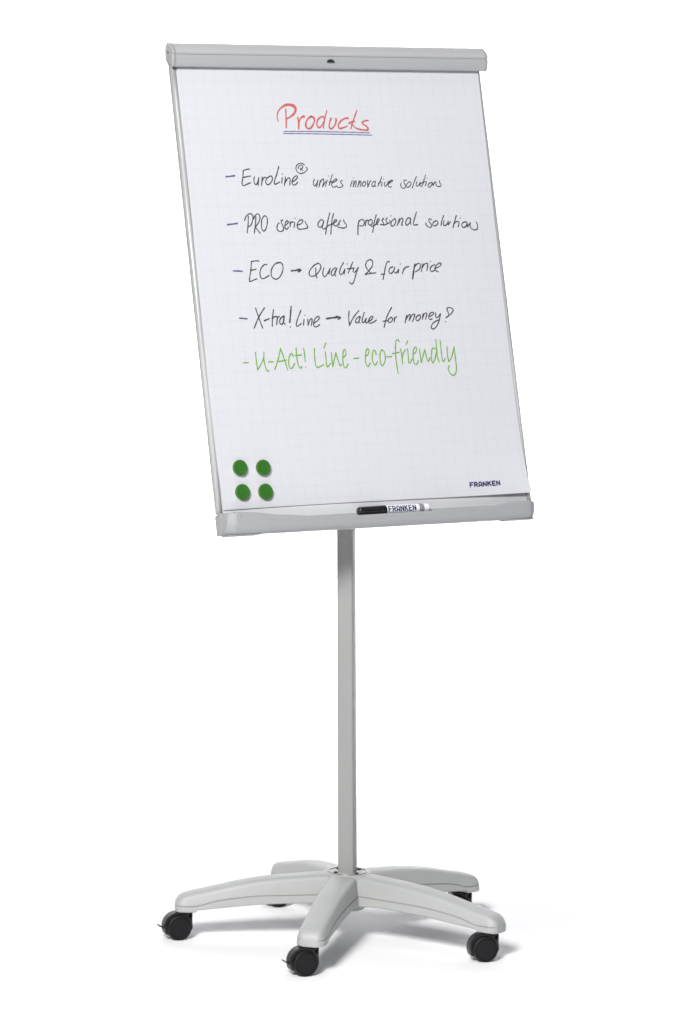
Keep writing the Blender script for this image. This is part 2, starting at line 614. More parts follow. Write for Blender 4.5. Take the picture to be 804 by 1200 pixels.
# ------------------------------------------------------------------ paper pad hanging from the bar
PL = [(-0.02, -0.3405), (0.0, -0.3405), (0.1, -0.3440), (0.25, -0.3455), (0.45, -0.3450), (0.65, -0.3425), (0.85, -0.3400)]
PR = [(-0.02, 0.3420), (0.003, 0.3415), (0.037, 0.3370), (0.08, 0.3350), (0.13, 0.3345), (0.3, 0.3340), (0.5, 0.3350), (0.65, 0.3375), (0.85, 0.3398)]


def paper_z(s, t):
    z = 0.0025*math.sin(math.pi*min(max(t/0.85, 0), 1))
    z += 0.0006*math.sin(9*s+4*t)*math.sin(7*t+1)
    if s > 0.1 and t < 0.2:
        z += 0.010*((s-0.1)/0.24)**2*(1-t/0.2)**2
    return z


def on_paper(s, t, lift):
    return (s, t, paper_z(s, t)+lift)


bm = bmesh.new()
NX, NY = 48, 90
gf, gb = [], []
for j in range(NY+1):
    v = j/NY
    v = v*v*(0.35)+v*0.65
    rowf, rowb = [], []
    for i in range(NX+1):
        u = i/NX
        tb = -0.0015+0.0035*u+0.0012*math.sin(u*5)       # lower edge, not perfectly straight
        t = tb+(0.8475-tb)*v
        l, r = smooth_table(PL, t), smooth_table(PR, t)
        s = l+(r-l)*u
        z = paper_z(s, t)
        rowf.append(bm.verts.new((s, t, z)))
        rowb.append(bm.verts.new((s, t, z-0.0018)))
    gf.append(rowf); gb.append(rowb)
for j in range(NY):
    for i in range(NX):
        bm.faces.new((gf[j][i], gf[j][i+1], gf[j+1][i+1], gf[j+1][i]))
        bm.faces.new((gb[j][i], gb[j+1][i], gb[j+1][i+1], gb[j][i+1]))
for j in range(NY):
    bm.faces.new((gf[j][0], gf[j+1][0], gb[j+1][0], gb[j][0]))
    bm.faces.new((gf[j][NX], gb[j][NX], gb[j+1][NX], gf[j+1][NX]))
for i in range(NX):
    bm.faces.new((gf[0][i], gb[0][i], gb[0][i+1], gf[0][i+1]))
    bm.faces.new((gf[NY][i], gf[NY][i+1], gb[NY][i+1], gb[NY][i]))
pad = obj('paper_pad', bm, M['paper'], None, B)
tag(pad, 'white squared paper pad with handwritten list hanging on the flip chart', 'paper pad')

# --- handwriting: every stroke as (across, up, width) in millimetres on the sheet
INK = {
 'heading': [
  [-130.9,740.6,1.43,-132.3,746.2,2.38,-132.4,752.1,2.38,-129.8,759.5,2.54,-124.3,766.1,3.01,-116.1,771.5,3.8,-106.6,774.5,5.39,-96.8,773.5,6.02,-90.7,769.5,6.02,-89.8,763.9,5.7,-93.6,757.3,4.44,-101.3,751.7,3.8,-110.6,747.0,3.17],
  [-111.5,765.4,2.85,-112.5,755.1,2.85,-113.3,743.3,3.17,-115.2,729.3,3.17],
  [-86.7,748.9,3.49,-86.0,738.8,3.49,-87.6,726.8,3.49],
  [-86.1,738.1,2.85,-81.2,746.9,3.17,-76.6,750.3,4.12,-72.3,751.4,4.44],
  [-56.8,751.4,3.17,-65.5,745.5,3.17,-70.5,736.6,3.49,-70.1,730.0,3.8,-63.8,726.7,3.8,-56.4,732.2,3.49,-51.1,741.0,3.17,-50.7,748.0,3.8,-56.4,751.2,4.12],
  [-29.0,750.3,3.8,-34.8,750.3,3.49,-42.3,744.7,3.17,-45.7,737.3,3.17,-44.9,731.4,3.17,-41.0,729.2,3.17,-35.5,732.9,2.54,-28.9,741.8,2.22],
  [-19.8,762.5,2.54,-24.6,752.1,2.85,-29.3,738.8,2.85,-32.4,728.5,2.85],
  [-11.9,747.7,3.09,-16.2,740.3,3.09,-18.6,732.1,3.09,-16.4,726.7,3.09,-10.1,729.2,3.09,-3.8,736.6,3.09,-1.4,744.7,3.09],
  [-1.6,746.9,3.49,-0.5,742.5,2.85],
  [26.0,747.7,4.12,20.0,747.4,3.8,11.0,743.2,3.17,3.8,736.6,3.17,2.1,730.2,3.49,5.9,727.2,3.49,14.2,729.1,3.17,22.5,732.1,2.54],
  [49.4,764.8,1.9,43.7,754.4,2.85,37.0,741.7,2.85,29.4,726.6,2.85],
  [26.8,737.6,3.49,33.9,740.5,3.49,41.1,741.4,2.22],
  [32.0,736.5,2.22,36.5,732.1,2.54,40.2,728.4,2.85,47.5,726.0,3.17,57.4,724.2,3.17,66.7,723.9,3.49,68.9,727.6,3.49,65.2,732.0,3.49,59.0,735.8,3.17,57.1,739.5,2.85,63.2,742.2,3.17,71.0,743.2,3.49],
 ],
 'underline1': [
  [-121.0,721.7,1.73,-30.9,720.9,1.73,71.0,718.6,1.73],
 ],
 'underline2': [
  [-123.1,717.5,1.73,-31.6,716.3,1.73,76.4,713.8,1.73],
 ],
 'dash1': [
  [-260.2,633.3,3.09,-251.0,634.0,3.09,-241.1,635.1,3.09],
 ],
 'line1': [
  [-206.7,647.9,2.27,-213.0,647.3,2.27,-221.0,644.9,2.27],
  [-221.0,644.9,2.27,-223.3,632.4,2.27,-226.8,619.4,2.27,-224.0,615.6,2.27,-216.7,618.1,2.27,-207.9,621.1,2.27],
  [-223.5,631.2,2.27,-214.8,633.0,2.27,-206.3,634.2,2.27],
  [-198.1,632.3,2.27,-199.9,626.0,2.27,-199.0,619.8,2.27,-196.5,617.3,2.27,-192.5,621.0,2.27,-188.2,630.9,2.27],
  [-188.2,630.9,2.27,-191.8,616.0,2.27],
  [-181.0,632.1,2.27,-182.4,623.4,2.27,-184.5,615.9,2.27],
  [-182.8,622.8,2.27,-178.8,629.4,2.27,-174.3,631.8,2.27,-172.9,631.4,2.27],
  [-165.8,632.6,2.27,-171.9,628.3,2.27,-174.2,621.5,2.27,-171.3,617.1,2.27,-165.4,618.9,2.27,-159.6,625.7,2.27,-158.8,632.0,2.27,-162.5,634.1,2.27,-166.5,632.3,2.27],
  [-141.4,652.5,2.27,-147.0,639.4,2.27,-152.7,628.2,2.27,-155.8,620.1,2.27,-153.3,617.9,2.27,-143.6,621.9,2.27],
  [-136.5,630.6,2.27,-138.9,619.9,2.27],
  [-134.8,637.4,2.27],
  [-129.3,631.8,2.27,-131.4,623.0,2.27,-133.9,614.9,2.27],
  [-132.6,619.3,2.27,-125.8,628.0,2.27,-121.0,630.4,2.27,-119.6,626.7,2.27,-121.7,616.1,2.27],
  [-114.6,621.9,2.27,-107.7,626.0,2.27,-102.8,630.9,2.27,-103.8,634.1,2.27,-109.0,632.2,2.27,-114.0,626.6,2.27,-116.2,620.4,2.27,-113.9,616.0,2.27,-108.1,617.2,2.27,-104.0,621.5,2.27],
  [-98.8,648.5,1.91,-96.4,652.9,1.91,-91.1,655.1,1.91,-87.9,652.8,1.91,-89.8,649.0,1.91,-94.5,645.3,1.91],
  [-94.1,648.4,1.91,-89.7,644.0,1.91],
  [-84.0,655.3,1.91,-89.3,658.5,1.91,-96.5,657.9,1.91,-102.0,653.5,1.91,-103.8,647.2,1.91,-100.8,641.0,1.91,-94.7,638.4,1.91,-86.7,640.2,1.91,-80.4,644.6,1.91,-78.6,647.5,1.91,-81.0,650.9,1.91],
  [-65.6,627.0,1.91,-68.7,620.1,1.91,-68.2,614.5,1.91,-64.7,614.5,1.91,-60.4,620.1,1.91,-57.6,625.1,1.91],
  [-58.0,624.4,1.91,-62.3,611.3,1.91],
  [-52.4,624.4,1.91,-54.9,618.1,1.91,-57.3,611.3,1.91],
  [-56.1,614.4,1.91,-50.6,623.8,1.91,-45.6,627.5,1.91,-44.6,623.7,1.91,-49.3,611.8,1.91],
  [-36.9,624.9,1.91,-39.9,618.6,1.91,-42.1,612.8,1.91],
  [-49.0,612.1,1.91,-40.9,621.8,1.91],
  [-33.4,633.1,1.91],
  [-24.0,636.2,1.91,-29.0,625.5,1.91,-33.9,614.8,1.91],
  [-33.1,620.9,1.91,-26.6,621.7,1.91],
  [-27.7,618.9,1.91,-19.4,622.3,1.91,-14.6,626.0,1.91,-17.3,627.3,1.91,-22.7,624.2,1.91,-27.4,618.5,1.91,-27.8,612.9,1.91,-23.8,610.6,1.91,-18.5,612.8,1.91],
  [-3.3,624.3,1.91,-7.7,621.5,1.91,-5.0,617.1,1.91,-3.2,613.9,1.91,-7.2,610.8,1.91,-13.8,610.3,1.91,-17.7,613.4,1.91],
  [19.2,623.2,1.91,16.2,617.6,1.91,14.0,611.9,1.91],
  [22.7,628.9,1.91],
  [23.1,623.2,1.91,19.7,611.2,1.91],
  [20.4,613.7,1.91,25.8,621.9,1.91,28.1,622.3,1.91,25.1,610.9,1.91],
  [34.7,623.1,1.91,30.1,610.5,1.91],
  [31.7,614.9,1.91,37.5,622.5,1.91,39.0,621.2,1.91,36.0,611.7,1.91],
  [46.0,621.8,1.91,41.4,617.1,1.91,41.2,612.6,1.91,45.6,613.2,1.91,49.2,618.3,1.91,46.5,621.7,1.91],
  [54.2,623.3,1.91,53.1,617.3,1.91,52.4,610.3,1.91],
  [52.7,610.3,1.91,57.2,618.5,1.91,61.4,623.3,1.91],
  [70.9,621.9,1.91,65.3,619.7,1.91,62.4,614.7,1.91,63.4,611.1,1.91,68.1,613.6,1.91,71.4,620.3,1.91],
  [71.4,620.3,1.91,69.2,614.6,1.91,70.2,610.8,1.91],
  [87.0,630.3,1.91,81.7,620.8,1.91,75.8,611.8,1.91],
  [77.1,617.1,1.91,82.7,619.8,1.91,86.2,618.9,1.91,83.8,612.0,1.91],
  [90.0,625.8,1.91],
  [92.9,620.1,1.91,91.1,614.4,1.91,92.4,611.2,1.91,96.5,614.4,1.91,101.5,621.3,1.91],
  [99.8,617.1,1.91,107.5,620.3,1.91,111.1,623.2,1.91,107.1,623.2,1.91,101.4,618.8,1.91,99.5,613.1,1.91,101.7,609.9,1.91,106.1,610.5,1.91],
  [142.4,622.7,1.91,138.1,623.6,1.91,135.8,620.4,1.91,137.7,615.3,1.91,138.5,610.9,1.91,135.1,607.1,1.91,130.2,608.4,1.91,127.5,613.1,1.91,129.3,617.7,1.91],
  [150.1,620.3,1.91,143.8,617.2,1.91,140.9,612.1,1.91,143.4,608.9,1.91,148.9,612.0,1.91,152.6,617.5,1.91,149.8,620.3,1.91],
  [166.6,631.0,1.91,161.3,622.1,1.91,153.4,607.6,1.91],
  [166.2,620.2,1.91,163.1,613.8,1.91,164.9,611.0,1.91,169.7,613.8,1.91,173.3,618.9,1.91],
  [187.8,633.4,1.91,182.7,623.2,1.91,177.3,612.4,1.91,173.2,611.0,1.91,172.3,614.4,1.91,176.0,617.3,1.91,187.4,620.0,1.91,184.4,612.1,1.91],
  [190.9,627.0,1.91],
  [200.5,618.6,1.91,194.3,616.8,1.91,190.5,612.3,1.91,191.7,608.8,1.91,196.4,610.4,1.91,201.2,616.7,1.91],
  [201.7,617.1,1.91,201.8,612.2,1.91],
  [201.8,612.2,1.91,207.5,619.2,1.91,209.4,619.2,1.91,208.9,613.5,1.91],
  [218.6,621.7,1.91,217.7,618.5,1.91,220.7,614.0,1.91,219.3,610.8,1.91,214.0,609.8,1.91,209.1,612.2,1.91],
 ],
 'dash2': [
  [-268.6,540.1,3.09,-258.8,541.0,3.09,-246.8,542.3,3.09],
 ],
 'line2': [
  [-230.1,547.6,2.27,-226.4,555.0,2.27,-220.2,559.9,2.27,-214.6,560.4,2.27,-210.9,556.0,2.27,-212.7,547.4,2.27,-217.3,538.8,2.27,-223.3,535.1,2.27],
  [-221.0,556.2,2.27,-223.2,541.3,2.27,-227.5,523.8,2.27],
  [-210.2,550.5,2.27,-206.7,556.0,2.27,-201.3,560.1,2.27,-196.7,558.4,2.27,-195.8,552.1,2.27,-199.9,543.5,2.27,-208.0,534.9,2.27],
  [-204.5,554.7,2.27,-207.4,539.9,2.27,-212.0,523.0,2.27],
  [-208.1,534.3,2.27,-199.0,522.8,2.27],
  [-185.7,556.4,2.27,-191.3,550.8,2.27,-193.9,541.0,2.27,-194.5,531.0,2.27,-190.8,526.7,2.27,-185.4,530.9,2.27,-181.3,540.8,2.27,-179.8,550.7,2.27,-182.7,555.7,2.27,-186.7,556.0,2.27],
  [-145.8,547.7,2.27,-149.8,546.4,2.27,-148.8,540.2,2.27,-146.2,532.9,2.27,-147.4,527.7,2.27,-153.0,525.2,2.27,-159.2,527.4,2.27,-160.8,533.1,2.27,-158.3,539.1,2.27,-154.4,542.3,2.27],
  [-142.5,536.5,2.27,-137.1,540.0,2.27,-134.2,544.1,2.27,-136.3,546.2,2.27,-140.8,542.7,2.27,-142.7,537.0,2.27,-142.8,531.8,2.27,-139.6,529.7,2.27,-135.0,533.3,2.27],
  [-130.7,543.6,2.27,-131.0,534.8,2.27],
  [-130.4,539.4,2.27,-127.2,543.5,2.27,-122.0,542.9,2.27,-120.3,540.9,2.27,-122.9,532.9,2.27],
  [-118.1,550.7,2.27],
  [-114.1,537.4,2.27,-107.1,539.6,2.27,-101.5,544.8,2.27,-103.1,547.4,2.27,-107.9,546.9,2.27,-113.0,542.3,2.27,-115.5,536.6,2.27,-114.4,531.2,2.27,-110.2,529.1,2.27,-100.7,530.0,2.27,-94.9,531.0,2.27,-92.1,533.7,2.27,-95.2,540.0,2.27,-96.7,544.5,2.27],
  [-55.2,544.0,2.27,-59.7,547.4,2.27,-65.5,543.8,2.27,-69.3,537.6,2.27,-67.5,533.2,2.27,-63.4,532.6,2.27,-58.0,537.8,2.27,-55.5,543.1,2.27],
  [-55.4,544.0,2.27,-58.8,535.9,2.27,-60.1,530.7,2.27,-57.4,528.8,2.27,-52.0,530.8,2.27,-45.1,536.2,2.27,-37.8,537.5,2.27,-32.4,541.0,2.27,-27.5,543.3,2.27,-25.4,545.7,2.27,-28.3,547.0,2.27,-32.3,543.4,2.27,-33.6,537.7,2.27,-30.5,534.5,2.27,-26.0,535.3,2.27],
  [-39.6,560.2,2.27,-46.6,543.0,2.27,-54.5,518.7,2.27],
  [-31.4,559.0,2.27,-37.0,544.0,2.27,-42.6,519.0,2.27],
  [-17.8,545.3,2.27,-21.1,540.6,2.27,-21.2,537.0,2.27],
  [-25.1,536.5,2.27,-21.3,540.6,2.27],
  [-10.5,546.2,2.27,-9.5,542.6,2.27,-5.6,536.2,2.27,-6.8,531.6,2.27,-14.9,530.3,2.27,-22.5,531.6,2.27,-25.3,533.4,2.27],
  [24.3,544.8,2.26,20.9,534.9,2.72,18.0,517.1,2.94],
  [22.5,540.9,2.27,28.7,546.3,2.27,34.5,545.2,2.27,35.6,539.9,2.27,31.3,534.2,2.27,24.3,534.1,2.27],
  [39.8,544.6,2.27,38.5,538.8,2.27,36.6,533.9,2.27],
  [38.9,541.7,2.27,42.3,545.1,2.27,45.5,544.5,2.27],
  [50.9,546.7,2.27,45.6,542.9,2.27,44.3,537.7,2.27,48.2,535.0,2.27,52.9,538.6,2.27,53.6,544.1,2.27,50.7,546.7,2.27],
  [64.4,555.3,2.27,58.8,542.8,2.27,55.6,532.3,2.27,51.7,521.1,2.27],
  [50.8,532.4,2.27,57.8,534.9,2.27,62.9,537.5,2.27,68.2,542.4,2.27,70.2,546.6,2.27,67.5,547.1,2.27,63.9,542.5,2.27,62.9,537.5,2.27,65.4,535.8,2.27],
  [80.3,548.1,2.27,75.9,544.1,2.27,78.5,539.4,2.27,77.1,535.4,2.27,71.4,536.1,2.27],
  [88.6,548.7,2.27,84.7,545.1,2.27,87.1,540.3,2.27,86.0,536.8,2.27,78.3,534.8,2.27],
  [94.2,543.9,2.27,92.4,539.0,2.27,87.7,537.9,2.27],
  [97.9,552.8,2.27],
  [105.1,547.1,2.27,98.5,542.8,2.27,95.1,536.0,2.27,97.6,532.1,2.27,102.8,534.8,2.27,106.9,541.1,2.27,106.5,546.6,2.27],
  [116.0,546.8,2.27,112.6,540.0,2.27,109.1,533.5,2.27],
  [110.9,536.6,2.27,119.0,546.7,2.27,123.3,547.5,2.27,123.0,543.0,2.27,118.9,534.6,2.27,121.5,534.1,2.27],
  [140.6,547.3,2.27,135.8,548.1,2.27,130.1,541.9,2.27,129.0,535.5,2.27,132.5,534.2,2.27,138.7,539.6,2.27,141.7,546.8,2.27],
  [141.6,546.3,2.27,139.9,539.6,2.27,140.7,534.7,2.27],
  [156.4,559.5,2.27,151.5,549.0,2.27,146.8,538.5,2.27,147.6,534.0,2.27,156.2,534.7,2.27],
  [188.7,543.9,2.27,185.0,546.0,2.27,182.4,542.0,2.27,186.6,535.3,2.27,186.7,529.9,2.27,181.0,529.2,2.27,175.3,533.7,2.27,175.5,537.7,2.27],
  [198.7,541.8,2.27,192.2,538.2,2.27,190.6,533.1,2.27,195.5,531.5,2.27,202.1,535.6,2.27,202.7,540.3,2.27,198.4,542.1,2.27],
  [218.1,552.0,2.27,212.7,541.7,2.27,209.0,532.1,2.27],
  [217.5,541.6,2.27,215.1,533.9,2.27,218.7,531.7,2.27,224.8,536.3,2.27,227.1,540.4,2.27],
  [226.7,540.0,2.27,225.8,533.3,2.27,231.9,539.6,2.27],
  [247.3,551.6,2.27,241.7,539.8,2.27,236.2,527.7,2.27],
  [238.6,534.7,2.27,245.6,539.3,2.27,251.5,538.2,2.27,248.5,529.0,2.27],
  [255.7,546.3,2.27],
  [265.7,538.8,2.27,258.9,535.9,2.27,257.3,530.7,2.27,261.2,527.4,2.27,267.1,530.6,2.27,269.8,537.2,2.27,265.0,538.8,2.27],
  [270.3,537.2,2.27,269.9,528.3,2.27],
  [270.0,528.7,2.27,277.6,537.1,2.27],
  [277.6,537.1,2.27,276.2,529.7,2.27,279.0,524.9,2.27,285.5,522.1,2.27,292.2,524.3,2.27,294.0,531.0,2.27,292.0,537.7,2.27],
 ],
 'dash3': [
  [-266.7,450.5,2.91,-257.3,450.3,2.91,-247.7,449.5,2.91],
 ],
 'line3': [
  [-208.8,468.5,2.27,-215.2,469.3,2.27,-225.2,467.9,2.27],
  [-225.5,467.9,2.27,-228.1,453.3,2.27,-233.9,432.6,2.27,-232.0,429.7,2.27,-225.6,431.8,2.27,-217.4,434.5,2.27],
  [-228.4,450.9,2.27,-223.1,451.8,2.27,-216.9,453.1,2.27],
  [-191.8,461.6,2.27,-198.3,461.1,2.27,-206.3,453.6,2.27,-209.4,444.4,2.27,-207.9,436.4,2.27,-203.3,434.5,2.27,-189.5,440.4,2.27],
  [-165.8,464.0,2.27,-168.5,464.9,2.27,-177.3,459.6,2.27,-183.9,449.6,2.27,-184.1,438.1,2.27,-175.7,432.9,2.27,-166.1,437.8,2.27,-158.6,449.2,2.27,-157.5,460.7,2.27,-162.7,465.4,2.27,-168.3,463.8,2.27],
  [-139.4,448.5,3.49,-128.7,449.2,2.85,-118.8,449.4,2.54],
  [-126.0,451.0,2.27,-120.2,451.4,2.27,-118.0,449.1,2.27,-124.5,445.9,2.27],
  [-78.1,461.9,2.27,-87.1,458.7,2.27,-97.2,450.2,2.27,-101.1,442.0,2.27,-97.2,437.2,2.27,-88.0,438.7,2.27,-78.4,446.2,2.27,-73.2,454.8,2.27,-75.2,460.7,2.27,-80.0,462.5,2.27],
  [-85.0,452.9,2.27,-85.9,442.0,2.27,-84.8,433.6,2.27],
  [-66.7,453.3,2.27,-70.3,443.9,2.27,-69.2,436.7,2.27,-64.2,437.0,2.27,-56.3,446.6,2.27,-52.8,452.0,2.27],
  [-53.2,451.6,2.27,-57.1,440.8,2.27],
  [-40.9,453.1,2.27,-48.7,447.9,2.27,-52.1,440.7,2.27,-49.2,437.4,2.27,-43.6,442.0,2.27,-38.0,451.0,2.27],
  [-37.8,452.0,2.27,-43.4,444.1,2.27,-43.1,436.9,2.27],
  [-21.6,462.6,2.27,-29.1,452.6,2.27,-32.8,443.2,2.27,-30.8,439.1,2.27,-26.0,441.6,2.27,-20.0,449.5,2.27],
  [-20.0,449.5,2.27,-23.3,439.8,2.27],
  [-13.5,459.6,2.27],
  [-0.7,463.0,2.27,-7.5,452.2,2.27,-13.8,441.8,2.27],
  [-14.4,450.1,2.27,-6.8,450.7,2.27,0.8,451.6,2.27],
  [-0.2,450.6,2.27,-2.3,444.8,2.27,2.3,443.7,2.27,10.5,452.6,2.27],
  [10.5,452.6,2.27,3.3,438.9,2.27,-2.6,425.9,2.27,-8.3,420.2,2.27,-12.9,423.5,2.27],
  [23.8,438.2,2.27,32.6,444.9,2.27,42.3,455.0,2.27,43.8,464.1,2.27,38.9,467.1,2.27,31.2,463.9,2.27,27.3,456.0,2.27,30.4,447.9,2.27,36.3,441.6,2.27],
  [23.8,438.2,2.27,36.1,440.2,2.27,48.8,441.0,2.27],
  [82.0,462.6,2.27,76.3,461.2,2.27,71.2,450.8,2.27,67.1,439.2,2.27,62.8,428.0,2.27],
  [60.2,437.8,2.27,68.7,438.8,2.27],
  [88.1,452.5,2.27,80.7,448.7,2.27,78.1,442.5,2.27,82.1,439.0,2.27,89.2,444.3,2.27,92.2,450.9,2.27],
  [91.9,450.9,2.27,89.9,443.1,2.27,94.0,439.9,2.27,101.3,447.2,2.27],
  [101.3,447.2,2.27,98.9,440.2,2.27],
  [106.0,457.4,2.27],
  [113.3,448.9,2.27,108.3,438.5,2.27],
  [110.9,443.9,2.27,117.2,450.4,2.27,124.6,451.9,2.27],
  [138.9,456.3,3.06,134.1,441.5,3.4,130.1,427.9,3.4],
  [136.8,450.1,2.27,144.4,457.0,2.27,151.6,456.1,2.27,148.5,446.7,2.27,138.1,441.1,2.27],
  [157.2,456.8,2.27,154.3,449.0,2.27,151.8,441.6,2.27],
  [154.3,448.6,2.27,160.7,455.9,2.27,167.9,457.7,2.27,168.0,453.4,2.27,164.4,442.9,2.27],
  [175.2,461.5,2.27],
  [184.7,454.7,2.27,176.6,451.7,2.27,172.4,445.5,2.27,175.1,441.2,2.27,182.3,443.7,2.27],
  [183.3,447.2,2.27,193.8,450.6,2.27,199.5,456.0,2.27,195.2,457.7,2.27,186.7,452.3,2.27,183.8,444.5,2.27,190.6,440.1,2.27],
 ],
 'dash4': [
  [-264.2,359.7,2.91,-257.0,359.1,2.91,-248.2,358.1,2.91],
 ],
 'line4': [
  [-227.2,377.8,2.46,-222.7,361.3,2.46,-216.4,339.7,2.46],
  [-207.7,378.1,2.46,-221.9,361.3,2.46,-234.7,339.9,2.46],
  [-210.7,353.6,3.17,-199.7,357.2,2.54],
  [-188.3,374.1,2.46,-192.4,359.1,2.46,-194.9,342.8,2.46],
  [-193.6,357.5,2.46,-187.0,360.7,2.46,-182.0,359.3,2.46,-184.8,345.8,2.46],
  [-183.3,353.9,2.46,-180.6,359.6,2.46,-177.2,360.9,2.46],
  [-167.8,361.7,2.46,-175.3,356.6,2.46,-177.8,349.5,2.46,-174.2,345.5,2.46,-169.2,350.7,2.46,-166.2,361.1,2.46],
  [-166.2,361.4,2.46,-169.4,351.4,2.46,-166.6,345.3,2.46],
  [-148.7,379.6,2.85,-152.3,363.9,3.17,-155.8,348.9,3.17],
  [-155.6,340.3,2.46],
  [-127.8,372.0,2.27,-135.4,359.2,2.27,-141.7,345.7,2.27,-140.2,340.9,2.27,-130.5,346.2,2.27],
  [-123.5,353.9,2.27,-126.0,342.9,2.27],
  [-120.6,362.0,2.27],
  [-115.1,353.7,2.27,-116.2,342.2,2.27],
  [-116.2,342.6,2.27,-110.4,352.9,2.27,-105.7,354.2,2.27,-108.9,341.7,2.27],
  [-102.0,346.6,2.27,-93.7,351.0,2.27,-89.4,356.7,2.27,-92.7,358.9,2.27,-99.0,354.7,2.27,-103.4,346.2,2.27,-102.5,340.1,2.27,-97.7,338.9,2.27,-90.6,343.0,2.27],
  [-73.5,354.1,3.17,-61.8,355.4,3.49,-48.4,356.4,3.49],
  [-51.8,358.4,2.27,-45.0,357.3,2.27,-41.9,355.2,2.27,-48.1,351.9,2.27],
  [-48.4,356.5,2.27,-43.5,355.6,2.27],
  [-21.1,368.0,2.27,-23.9,355.1,2.27,-24.2,339.9,2.27],
  [-24.2,339.9,2.27,-13.0,355.5,2.27,0.6,368.3,2.27],
  [1.7,356.9,2.27,-4.9,353.9,2.27,-9.8,348.2,2.27,-7.8,344.3,2.27,-2.4,347.3,2.27,2.3,355.6,2.27],
  [2.4,355.9,2.27,-1.4,348.8,2.27,-0.1,343.4,2.27],
  [12.3,364.4,2.27,6.7,352.9,2.27,5.0,346.4,2.27,8.1,344.6,2.27,14.4,352.0,2.27],
  [15.5,352.7,2.27,12.5,346.2,2.27,14.2,343.7,2.27,18.4,346.5,2.27,21.9,351.8,2.27],
  [20.1,346.8,2.27,27.2,350.2,2.27,30.7,355.2,2.27,27.1,356.0,2.27,21.5,351.1,2.27,19.0,345.4,2.27,22.9,342.8,2.27,30.7,345.1,2.27,37.4,348.8,2.27],
  [75.0,372.7,2.27,65.4,360.2,2.27,58.9,348.7,2.27,52.7,334.1,2.27],
  [52.3,346.0,2.27,62.8,346.9,2.27],
  [71.6,353.8,2.27,64.8,349.3,2.27,64.2,344.2,2.27,69.1,343.8,2.27,74.5,349.8,2.27,71.0,353.8,2.27],
  [79.0,352.6,2.27,76.7,343.6,2.27],
  [77.8,348.0,2.27,81.3,353.0,2.27,84.3,353.9,2.27],
  [106.9,356.3,2.27,103.9,349.1,2.27,101.6,341.9,2.27],
  [103.3,346.9,2.27,110.7,355.9,2.27,115.5,357.6,2.27,111.1,345.7,2.27],
  [111.8,347.4,2.27,120.2,357.2,2.27,125.6,357.3,2.27,123.2,351.5,2.27,118.5,344.1,2.27],
  [135.7,356.7,2.27,128.9,352.9,2.27,127.0,347.1,2.27,131.3,345.2,2.27,137.1,350.5,2.27,138.1,355.6,2.27,134.6,357.0,2.27],
  [144.5,358.6,2.27,141.3,347.9,2.27],
  [142.1,350.1,2.27,148.4,358.7,2.27,153.5,358.9,2.27,149.1,347.7,2.27],
  [157.4,352.6,2.27,165.8,355.6,2.27,169.3,360.0,2.27,164.8,360.8,2.27,159.2,357.3,2.27,156.7,350.7,2.27,159.5,346.7,2.27,164.3,348.4,2.27],
  [173.5,359.4,2.27,172.9,351.5,2.27,177.0,350.3,2.27,184.3,357.7,2.27],
  [184.3,357.7,2.27,179.6,344.3,2.27,172.2,333.5,2.27,164.7,328.3,2.27,159.6,330.9,2.27,163.5,338.2,2.27,172.7,343.8,2.27,181.1,346.2,2.27],
  [202.9,356.2,2.27,201.7,362.1,2.27,200.8,368.3,2.27,208.6,368.9,2.27,214.4,365.5,2.27,211.6,359.7,2.27,204.0,354.3,2.27,196.0,349.5,2.27],
  [193.8,341.8,2.27],
 ],
 'dash5': [
  [-265.8,274.4,2.18,-254.9,274.5,2.18],
 ],
 'line5': [
  [-237.4,293.5,2.37,-237.5,277.3,2.37,-236.8,259.9,2.37],
  [-236.8,259.9,2.37,-228.1,270.5,2.37,-221.2,281.7,2.37,-219.2,293.3,2.37],
  [-219.2,293.3,2.37,-220.7,278.4,2.37,-218.7,263.7,2.37,-215.8,257.1,2.37,-212.6,257.9,2.37],
  [-210.9,274.5,2.37,-200.9,274.6,2.37],
  [-199.2,259.6,2.37,-190.2,277.5,2.37,-181.9,299.3,2.37],
  [-181.9,299.3,2.37,-176.8,280.4,2.37,-171.3,257.9,2.37],
  [-193.0,274.2,2.37,-171.6,276.8,2.37],
  [-156.4,283.6,2.37,-159.0,288.9,2.37,-164.1,284.9,2.37,-167.4,273.6,2.37,-166.8,263.0,2.37,-161.5,260.9,2.37,-154.4,270.0,2.37],
  [-148.0,299.2,2.37,-148.5,282.8,2.37,-147.2,267.3,2.37,-143.7,260.7,2.37,-139.3,263.0,2.37],
  [-152.0,284.7,2.37,-136.9,285.8,2.37],
  [-131.2,298.7,2.37,-130.9,285.6,2.37,-131.0,273.0,2.37],
  [-130.9,261.9,2.37],
  [-107.6,297.2,2.37,-109.0,281.7,2.37,-108.8,265.3,2.37,-104.7,260.8,2.37,-90.9,265.6,2.37],
  [-84.1,290.0,2.37,-84.7,274.5,2.37,-84.6,263.0,2.37,-82.0,261.8,2.37,-75.8,267.6,2.37],
  [-81.4,307.2,2.37,-86.4,297.5,2.37],
  [-71.5,288.3,2.37,-71.6,274.1,2.37,-71.7,261.0,2.37],
  [-71.7,261.0,2.37,-61.3,288.1,2.37],
  [-61.3,288.1,2.37,-58.4,273.7,2.37,-55.4,262.6,2.37,-51.8,265.6,2.37],
  [-46.3,277.9,2.37,-39.5,283.8,2.37,-39.8,293.2,2.37,-44.5,289.7,2.37,-47.3,275.0,2.37,-47.0,261.9,2.37,-42.8,258.1,2.37,-36.8,265.2,2.37],
  [-22.5,275.6,2.37,-11.1,275.9,2.37],
